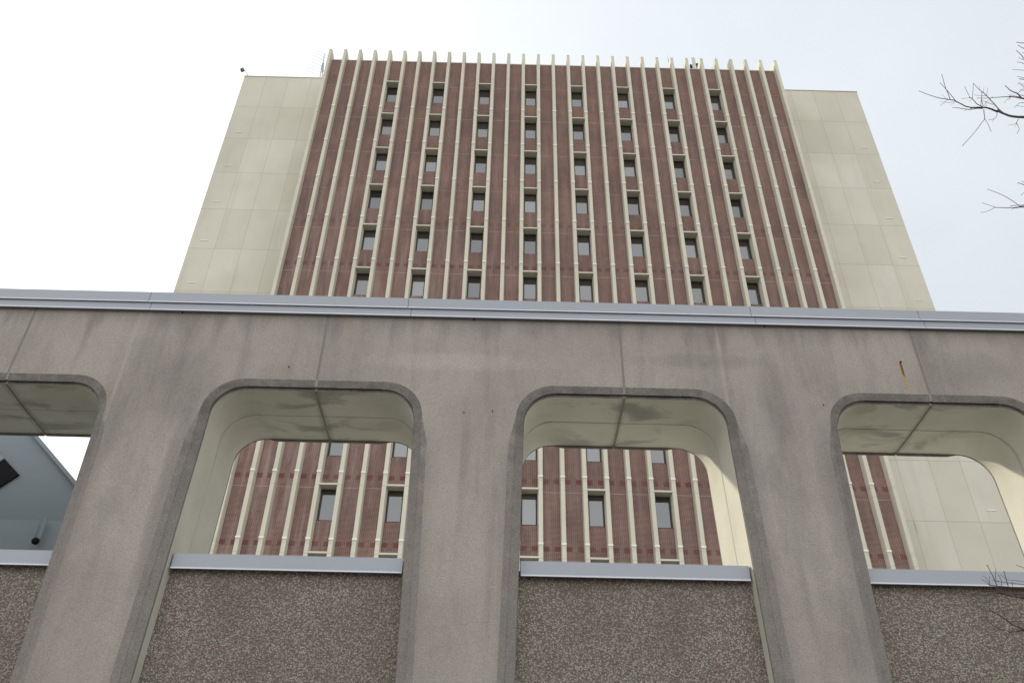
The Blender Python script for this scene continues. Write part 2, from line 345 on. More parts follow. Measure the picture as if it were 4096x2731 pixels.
# ---------------------------------------------------------------- ground
def sheet(name, x0, x1, y0, y1, z, mat):
    o = mesh_obj(name, [(x0,y0,z),(x1,y0,z),(x1,y1,z),(x0,y1,z)], [(0,1,2,3)], mat); o['kind'] = 'structure'; return o
sheet('ground', -1500, 1500, -1500, 1500, 0.0, M['ground'])

# ---------------------------------------------------------------- the arcaded concrete wall in front
PW, X0, YF = 3.0, 1.157, 6.904             # bay, x of one opening's middle, front face
ZT = 5.51                                   # top of the concrete (eye-relative), hidden by the coping
arcade = thing('arcade_wall', 'low grey concrete wall in front, with round-cornered openings over pebble panels and a metal coping', 'wall', (X0, YF, 0))
def sm(a, b, x):
    x = max(0, min(1, (x-a)/(b-a))); return x*x*(3-2*x)
NT, NA, ZD = 6, 14, [3.95, 3.7, 3.4, 3.1, 2.8, 2.5, 2.0, 1.2, 0.2, -1.6]
def contour(hw0, ztop, r, ear=0.0, splay=.024, gap=.012):
    pts = []
    hw = lambda z: hw0+splay*(4.6-z)+ear*sm(4.245, 4.12, z)
    ha = hw0+splay*(4.6-(ztop-r))
    for i in range(NT): pts.append((gap+(ha-r-gap)*i/NT, ztop, 0))
    for i in range(NA+1):
        a = math.pi/2*(1-i/NA); z = ztop-r+r*math.sin(a); x = ha-r+r*math.cos(a)
        if ear: x += ear*sm(4.245, 4.12, z)
        pts.append((x, z, 1))
    for z in ZD: pts.append((hw(z), z, 2))
    return pts
NP = NT+NA+1+len(ZD)
def outerfill():
    o = []
    for i in range(NP):
        o.append(None)
    return o
def arch_rings():
    R = []
    base0 = contour(1.045, 4.607, .38, ear=.060); b1 = contour(1.043, 4.605, .378)
    # ring: list of (u, y, z), plus the material of the strip that follows it
    earm = [sm(4.245, 4.12, z) for _, z, _ in base0]
    R.append(([(u, 0, z) for u, z, k in base0], 0))
    R.append(([(u+.006*e, .026*e, z) for (u, z, k), e in zip(b1, earm)], 3))
    R.append(([(u, .034*e, z) for (u, z, k), e in zip(b1, earm)], 3))
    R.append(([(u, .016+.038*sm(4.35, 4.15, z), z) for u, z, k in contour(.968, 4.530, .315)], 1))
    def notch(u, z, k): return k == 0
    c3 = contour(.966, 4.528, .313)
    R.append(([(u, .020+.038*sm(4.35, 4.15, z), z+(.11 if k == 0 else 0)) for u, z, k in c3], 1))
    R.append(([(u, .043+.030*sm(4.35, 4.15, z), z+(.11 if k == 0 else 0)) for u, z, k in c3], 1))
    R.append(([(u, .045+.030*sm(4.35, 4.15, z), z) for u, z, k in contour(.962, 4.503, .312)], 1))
    R.append(([(u, .480, z) for u, z, k in contour(.960, 4.490, .312)], 2))
    R.append(([(u, .483, z) for u, z, k in contour(.966, 4.496, .316)], 2))
    R.append(([(u, .491, z) for u, z, k in contour(.966, 4.496, .316)], 2))
    R.append(([(u, .494, z) for u, z, k in contour(.960, 4.490, .312)], 2))
    R.append(([(u, .955, z) for u, z, k in contour(.956, 4.488, .312)], 2))
    R.append(([(u, .958, z-(.022 if k == 0 else 0)) for u, z, k in contour(.956, 4.488, .312)], 1))
    R.append(([(u, .976, z-(.022 if k == 0 else 0)) for u, z, k in contour(.956, 4.488, .312)], 1))
    return R
RINGS = arch_rings()
def panel_mesh():
    V = []; F = []; MI = []
    for side in (1, -1):                    # half opening on the left of the column, then mirrored
        def P(u, y, z): 
            x = (-1.5+u)*side
            return (x, YF+y, z+E)
        def quad(ids, mi):
            F.append(tuple(ids) if side == 1 else tuple(reversed(ids))); MI.append(mi)
        idx = []
        for pts, mi in RINGS:
            idx.append([len(V)+i for i in range(NP)]); V.extend(P(*p) for p in pts)
        def bound(y, src):
            out = []
            for i in range(NP):
                u, _, z = src[i]
                if i < NT: out.append((u, y, ZT))
                elif i <= NT+NA:
                    s_ = (i-NT)/NA
                    if s_ <= .6: out.append((src[NT][0]+(1.5-src[NT][0])*s_/.6, y, ZT))
                    else: out.append((1.5, y, ZT+(4.25-ZT)*(s_-.6)/.4))
                else: out.append((1.5, y, z))
            return out
        fb = [len(V)+i for i in range(NP)]; V.extend(P(*p) for p in bound(0, RINGS[0][0]))
        bb = [len(V)+i for i in range(NP)]; V.extend(P(*p) for p in bound(.976, RINGS[-1][0]))
        for i in range(NP-1):
            quad((fb[i], idx[0][i], idx[0][i+1], fb[i+1]), 0)
            for k in range(len(idx)-1): quad((idx[k][i], idx[k+1][i], idx[k+1][i+1], idx[k][i+1]), RINGS[k+1][1])
            quad((idx[-1][i], bb[i], bb[i+1], idx[-1][i+1]), 2)
        # edge of the panel in the joint, and the top
        quad([fb[0]]+[bb[0]]+[idx[k][0] for k in reversed(range(len(idx)))], 0)
        for i in range(NT+int(NA*.6)): quad((fb[i], fb[i+1], bb[i+1], bb[i]), 2)
    return V, F, MI
V, F, MI = panel_mesh()
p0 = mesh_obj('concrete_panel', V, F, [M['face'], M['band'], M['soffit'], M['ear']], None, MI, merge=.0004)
bm = bmesh.new(); bm.from_mesh(p0.data); bmesh.ops.recalc_face_normals(bm, faces=bm.faces); bm.to_mesh(p0.data); bm.free()
for p in p0.data.polygons:
    p.use_smooth = True
p0.data.set_sharp_from_angle(angle=math.radians(22))
first = True
for j in range(-4, 5):
    o = p0 if first else p0.copy()
    if not first: C.objects.link(o)
    first = False
    o.parent = arcade; o.matrix_parent_inverse = Matrix.Translation((-X0, -YF, 0)); o.location = (X0+1.5+PW*j, 0, 0)
# sealant in the joints (front face, round the band, under the arch)
sv = []; sf = []; smi = []
prof = [(.003, ZT)]+[(p[0][0][1]+(.003 if k < 3 else 0), p[0][0][2]+.008) for k, p in enumerate(RINGS)]+[(.970, ZT)]
for s_ in (-.0165, .0165): sv += [(s_, YF+y, z+E) for y, z in prof]
n = len(prof)
for i in range(n-1): sf.append((i, i+1, n+i+1, n+i)); smi.append(0 if i < 1 else 1)
s0 = mesh_obj('joint_sealant', sv, sf, [M['sealant'], M['seal2']], None, smi)
coping_seams = [-13.2, -9.95, -6.85, -3.71, -1.03, 2.53, 4.29, 7.4, 10.6, 13.9]
for k, j in enumerate(range(-3, 5)):
    o = s0 if k == 0 else s0.copy()
    if k: C.objects.link(o)
    o.parent = arcade; o.matrix_parent_inverse = Matrix.Translation((-X0, -YF, 0)); o.location = (X0+PW*j, 0, 0)
# pebble infill panels and their sills
for j in range(-3, 4):
    cx = X0+PW*j
    b_ = MB(); b_.box((cx-1.22, 7.10, 0), (cx+1.22, 7.30, 2.80+E)); b_.build('pebble_panel', M['pebble'], arcade)
    b_ = MB(); hw = .990
    pr = [(7.04, 2.752), (7.028, 2.738), (7.034, 2.732), (7.046, 2.748), (7.099, 2.75), (7.099, 2.802), (7.302, 2.802), (7.302, 2.745), (7.36, 2.745), (7.36, 2.90), (7.05, 2.872), (7.04, 2.868)]
    b_.prism_x([(y, z+E) for y, z in pr], cx-hw, cx+hw)
    o = b_.build('sill_flashing', [M['metal']], arcade)
    b_ = MB(); b_.box((cx-hw+.002, 7.0265, 2.730+E), (cx+hw-.002, 7.0385, 2.7415+E)); b_.build('sill_hem', M['hem'], o)
# coping: two stepped fascias in lengths, with butt seams
for a, b2 in zip(coping_seams[:-1], coping_seams[1:]):
    g = .0025; dx = .035
    b_ = MB()
    up_ = [(6.860, 5.512), (6.852, 5.500), (6.857, 5.496), (6.868, 5.508), (6.90, 5.512), (7.90, 5.512), (7.93, 5.47), (7.945, 5.47), (7.945, 5.64), (6.872, 5.637), (6.860, 5.629)]
    b_.prism_x([(y, z+E) for y, z in up_], a+g, b2-g)
    o = b_.build('coping_fascia', M['metal'], arcade)
    b_ = MB(); b_.box((a+g, 6.8505, 5.495+E), (b2-g, 6.8585, 5.506+E)); b_.build('coping_hem', M['hem'], o)
    b_ = MB()
    lo_ = [(6.871, 5.416), (6.860, 5.404), (6.865, 5.399), (6.876, 5.411), (6.902, 5.412), (6.902, 5.505), (6.871, 5.505)]
    b_.prism_x([(y, z+E) for y, z in lo_], a+dx+g, b2+dx-g)
    o = b_.build('lower_fascia', M['metal'], arcade)
    b_ = MB(); b_.box((a+dx+g, 6.8585, 5.397+E), (b2+dx-g, 6.8675, 5.409+E)); b_.build('coping_hem', M['hem'], o)
# old fixings: rusty stub and small bolt ends
for x, z, r, mat, l in ((3.964, 4.985, .012, 'rust', .03), (3.08, 4.456, .008, 'dark', .02), (-.392, 4.276, .007, 'dark', .02), (-.12, 4.297, .007, 'dark', .02), (-2.139, 4.752, .009, 'rust', .025)):
    b_ = MB(); b_.tube([(x, YF+.01, z+E), (x, YF-l*.7, z+E)], r*.75, r*.6, 8); b_.build('bolt', M[mat], arcade)
# unseen pale slab behind the wall, below the sills, added to bounce light up
b_ = MB(); b_.box((-13.4, 7.95, 3.6), (14.3, 41.2, 4.15)); b_.build('bounce_slab', M['roof'], arcade)

# ---------------------------------------------------------------- tower
YFIN, YB = 41.28, 41.72
tower = thing('tower_block', 'tall red brick tower with cream vertical fins and pale side wings, behind the wall', 'building', (TX, YB, 0))
finx = [TX+(i-15)*SP for i in range(31)]
WB = [4+3*k for k in range(8)]
ROWS = list(range(-1, 10))
ZPAR = 58.82+E
zc = lambda n_: TZ-n_*FH
w_ = MB(); xL, xR = finx[0]+.05, finx[30]-.05
back = 42.10
for i in range(30):
    a, b2 = finx[i]+(.05 if i == 0 else 0), finx[i+1]-(.05 if i == 29 else 0)
    if i not in WB: w_.box((a, YB, 0), (b2, back, ZPAR)); continue
    prev = ZPAR
    for n_ in ROWS:
        top = zc(n_)-.74; bot = zc(n_)-.785-1.90
        w_.box((a, YB, top), (b2, back, prev)); prev = bot
    w_.box((a, YB, 0), (b2, back, prev))
w_.box((xL, back+.001, 0), (xR, 60, ZPAR-.75))
w_.build('brick_wall', M['brick'], tower)
w_ = MB(); w_.box((xL-.05, YB-.035, ZPAR+.002), (xR+.05, back+.03, ZPAR+.085)); w_.build('roof_coping', M['fin'], tower)
for i, x in enumerate(finx):
    w_ = MB(); hw = .115
    zt = 59.72+E
    w_.prism([(x-hw, YFIN+.012), (x-hw+.012, YFIN), (x+hw-.012, YFIN), (x+hw, YFIN+.012), (x+.145, YB+.01), (x+.125, 42.22), (x-.125, 42.22), (x-.145, YB+.01)], 0, zt)
    w_.build('concrete_fin', M['fin'], tower)
caps = [(n_, i) for n_ in (9, 8, 4) for i in range(1, 30)]+[(3, i) for i in range(9, 22)]
rest = [(n_, i) for n_ in range(0, 10) for i in range(1, 30) if (n_, i) not in caps and n_ not in (5, 6, 7)]
cap0 = None
cm = MB(); cm.box((-.128, YFIN-.03, -.05), (.128, YFIN+.10, .05)); cm.box((-.128, YFIN+.10, -.05), (-.118, YB-.002, -.035)); cm.box((.118, YFIN+.10, -.05), (.128, YB-.002, -.035))
for n_, i in caps:
    if cap0 is None: cap0 = o = cm.build('joint_cap', M['cap'])
    else: o = cap0.copy(); C.objects.link(o)
    o.parent = tower; o.matrix_parent_inverse = Matrix.Translation((-TX, -YB, 0)); o.location = (finx[i], 0, zc(n_))
w_ = MB()
for n_, i in rest: x = finx[i]; z = zc(n_); w_.box((x-.128, YFIN-.03, z-.05), (x+.128, YFIN+.10, z+.05))
o = w_.build('joint_caps', M['cap'], tower); o['kind'] = 'stuff'
# windows: hood, bronze frame, pane, one per window bay and storey
bayw = SP-.29; YW = 41.86
hm = MB(); hh = SP/2-.118
hm.box((-hh, YFIN+.012, -.105), (hh, YW+.14, 0))
for s_ in (-1, 1):                                     # pale returns beside the frame
    hm.box((min(s_*hh, s_*(hh-.035)), YFIN+.30, -2.02), (max(s_*hh, s_*(hh-.035)), YW-.001, -.107))
fm = MB(); fw = .085; x1 = hh-.037
fm.box((-x1, YW, -2.0), (-x1+fw, YW+.10, -.108)); fm.box((x1-fw, YW, -2.0), (x1, YW+.10, -.108))
fm.box((-x1+fw, YW, -2.0), (x1-fw, YW+.10, -1.90)); fm.box((-x1+fw, YW, -.17), (x1-fw, YW+.10, -.108))
pm = MB(); pm.box((-x1+fw, YW+.07, -1.90), (x1-fw, YW+.09, -.17))
protos = None
for n_ in ROWS:
    for i in WB:
        loc = ((finx[i]+finx[i+1])/2, 0, zc(n_)-.68)
        if protos is None:
            fo = fm.build('window', M['frame']); po = pm.build('pane', M['glass']); ho = hm.build('window_hood', M['fin']); protos = (fo, po, ho)
        else:
            fo, po, ho = [q.copy() for q in protos]
            for q in (fo, po, ho): C.objects.link(q)
        fo.parent = tower; fo.matrix_parent_inverse = Matrix.Translation((-TX, -YB, 0)); fo.location = loc
        for q in (po, ho): q.parent = fo; q.location = (0, 0, 0)
# side wings, set back
YWG = 44.0
for s_, nm in ((-1, 'left'), (1, 'right')):
    a, b2 = sorted((TX+s_*17.9, TX+s_*25.56))
    w_ = MB(); w_.box((a, YWG, 0), (b2, 58, 59.52+E)); o = w_.build('wing_wall', M['wing'], tower)
    w_ = MB(); w_.box((a-.03, YWG-.03, 59.523+E), (b2+.03, 58.03, 59.60+E)); w_.build('wing_coping', M['fin'], o)
    for n_ in list(range(0, 5))+[7, 8, 9]:
        z = 52.48+E-n_*FH; x = TX+s_*24.6
        w_ = MB(); w_.prism_x([(YWG, z+.04), (YWG-.035, z+.03), (YWG-.035, z-.025), (YWG-.02, z-.03), (YWG, z-.03)], x-.27, x+.27); w_.build('vent_cover', M['cap'], o)
    w_ = MB(); cx = TX+s_*18.0
    w_.box((min(cx-.0, cx+s_*.30), 42.23, 0), (max(cx, cx+s_*.30), YWG-.002, 59.2+E)); w_.build('wing_return', M['wing'], tower)

# ---------------------------------------------------------------- things on the roofs
a = thing('log_antenna', 'comb-like aerial with long thin rods on the left wing roof, beside the first fin', 'antenna', (-16.3, 44.5, 59.60+E))
w_ = MB(); w_.tube([(-16.05, 44.5, 59.6+E), (-16.40, 44.5, 63.6+E)], .045, .035, 8); w_.build('mast', M['steel'], a)
w_ = MB(); w_.tube([(-16.28, 44.6, 59.6+E), (-16.42, 44.6, 62.5+E)], .035, .03, 8); w_.build('mast', M['steel'], a)
for k in range(8):
    q = k/7; z = 63.48+(60.62-63.48)*q; xl = -17.10-.37*q; xr = -16.02-.17*q
    w_ = MB(); w_.tube([(xl, 44.1, z+.10+E), (xr, 44.5, z-.12+E)], .016, .016, 5); w_.build('rod', M['steel'], a)
w_ = MB(); w_.tube([(-16.20, 44.55, 61.2+E), (-16.30, 44.55, 62.2+E)], .09, .07, 8); w_.build('bracket', M['steel'], a)
a = thing('roof_camera', 'small round-headed camera on a bent arm at the left wing roof corner', 'camera', (-22.15, 44.2, 59.6+E))
w_ = MB(); w_.tube([(-22.10, 44.2, 59.6+E), (-22.25, 44.2, 60.05+E), (-22.50, 44.2, 60.45+E), (-22.72, 44.2, 60.66+E)], .04, .035, 8); w_.build('arm', M['steel'], a, True)
w_ = MB(); w_.ball((-22.82, 44.2, 60.60+E), .17, 0, 12); w_.build('dome', M['grey'], a, True)
w_ = MB(); w_.tube([(-22.82, 44.2, 60.63+E), (-22.80, 44.2, 60.82+E)], .19, .13, 12); w_.build('housing', M['steel'], a)
a = thing('panel_antenna', 'upright white panel antenna behind the tower parapet near the right', 'antenna', (15.1, 43.1, 58.07+E))
w_ = MB(); w_.box((14.98, 42.95, 60.0+E), (15.30, 43.12, 62.2+E)); w_.build('radome', M['white'], a)
w_ = MB(); w_.tube([(15.14, 43.2, 58.07+E), (15.14, 43.2, 62.0+E)], .05, .05, 8); w_.build('pole', M['steel'], a)
w_ = MB(); w_.box((15.34, 43.0, 60.55+E), (15.56, 43.2, 61.5+E)); w_.build('radio_unit', M['dark'], a)
w_ = MB(); w_.box((14.82, 43.0, 60.55+E), (14.94, 43.2, 61.35+E)); w_.build('radio_unit', M['dark'], a)
for x, zt, lab in ((12.915, 61.95, 'thin whip aerial on the tower roof, left of the white panel antenna'), (16.93, 62.1, 'thin whip aerial on the tower roof, right of the white panel antenna')):
    a = thing('whip_antenna', lab, 'antenna', (x, 42.6, 58.07+E), 'whip aerials on the tower roof')
    w_ = MB(); w_.tube([(x, 42.6, 58.07+E), (x, 42.6, zt-.5+E)], .035, .03, 6); w_.build('pole', M['steel'], a)
    w_ = MB(); w_.tube([(x, 42.6, zt-.5+E), (x-.02, 42.6, zt+E)], .012, .008, 6); w_.build('rod', M['steel'], a)

# ---------------------------------------------------------------- metal-clad gable seen through the left opening
g = thing('metal_clad_annex', 'blue grey metal-clad gable with a slanted dark window, seen through the leftmost opening', 'building', (-8.0, 10.0, 0))
def zr(x): return 5.68-(x+6.324)*.908
w_ = MB(); gp = [(-13.2, -1.6), (-5.0, -1.6), (-5.0, zr(-5.0)), (-9.1, zr(-9.1)), (-13.2, zr(-5.0))]
nv = len(gp); yv0, yv1 = 10.0, 17.0
vs = [(x, yv0, z+E) for x, z in gp]+[(x, yv1, z+E) for x, z in gp]
fs = [tuple(range(nv)), tuple(reversed(range(nv, 2*nv)))]+[(i, nv+i, nv+(i+1) % nv, (i+1) % nv) for i in range(nv)]
mesh_obj('clad_wall', vs, fs, M['clad'], g)
w_ = MB()
for sgn in (1, -1):
    pts = [(-5.0+.06, zr(-5.0)-.06), (-9.1, zr(-9.1)-.005), (-9.1, zr(-9.1)+.06), (-5.0+.10, zr(-5.0)-.035)]
    if sgn < 0: pts = [(-18.2-x, z) for x, z in pts][::-1]
    n = len(w_.v); w_.v += [(x, 9.94, z+E+.004) for x, z in pts]+[(x, 17.05, z+E+.004) for x, z in pts]
    w_.f += [(n, n+1, n+2, n+3), (n+7, n+6, n+5, n+4)]+[(n+i, n+4+i, n+4+(i+1) % 4, n+(i+1) % 4) for i in range(4)]; w_.m += [0]*6
w_.build('roof_edge', M['clad'], g)
# slanted window: dark pane and pale pane in one strip
ux, uz = -.770, .638; vx, vz = -.703, -.711
def strip(name, s0_, s1_, t0, t1, y0, mat, par):
    q = [(-6.279+ux*s+vx*t_, 5.083+uz*s+vz*t_) for s, t_ in ((s0_, t0), (s1_, t0), (s1_, t1), (s0_, t1))]
    vs = [(x, y0, z+E) for x, z in q]+[(x, 10.02, z+E) for x, z in q]
    fs = [(0, 1, 2, 3), (7, 6, 5, 4)]+[(i, 4+i, 4+(i+1) % 4, (i+1) % 4) for i in range(4)]
    return mesh_obj(name, vs, fs, mat, par)
wf = strip('window', 0, .34, 0, 1.3, 9.97, M['dark'], g)
strip('pale_panel', .345, .75, 0, 1.3, 9.96, M['clad2'], g)
w_ = MB(); w_.box((-9.0, 9.955, 3.2+E), (-5.05, 9.999, 4.445+E)); w_.build('lower_cladding', M['clad2'], g)
w_ = MB(); w_.tube([(-5.675, 9.90, 4.44+E), (-5.675, 9.90, 4.17+E)], .022, .022, 10); w_.tube([(-5.74, 9.90, 4.42+E), (-5.74, 9.90, 4.17+E)], .008, .008, 6); w_.build('downpipe', M['clad2'], g)
w_ = MB(); w_.ball((-5.695, 9.88, 4.14+E), .045, 0, 12); w_.build('dome_camera', M['dark'], g, True)

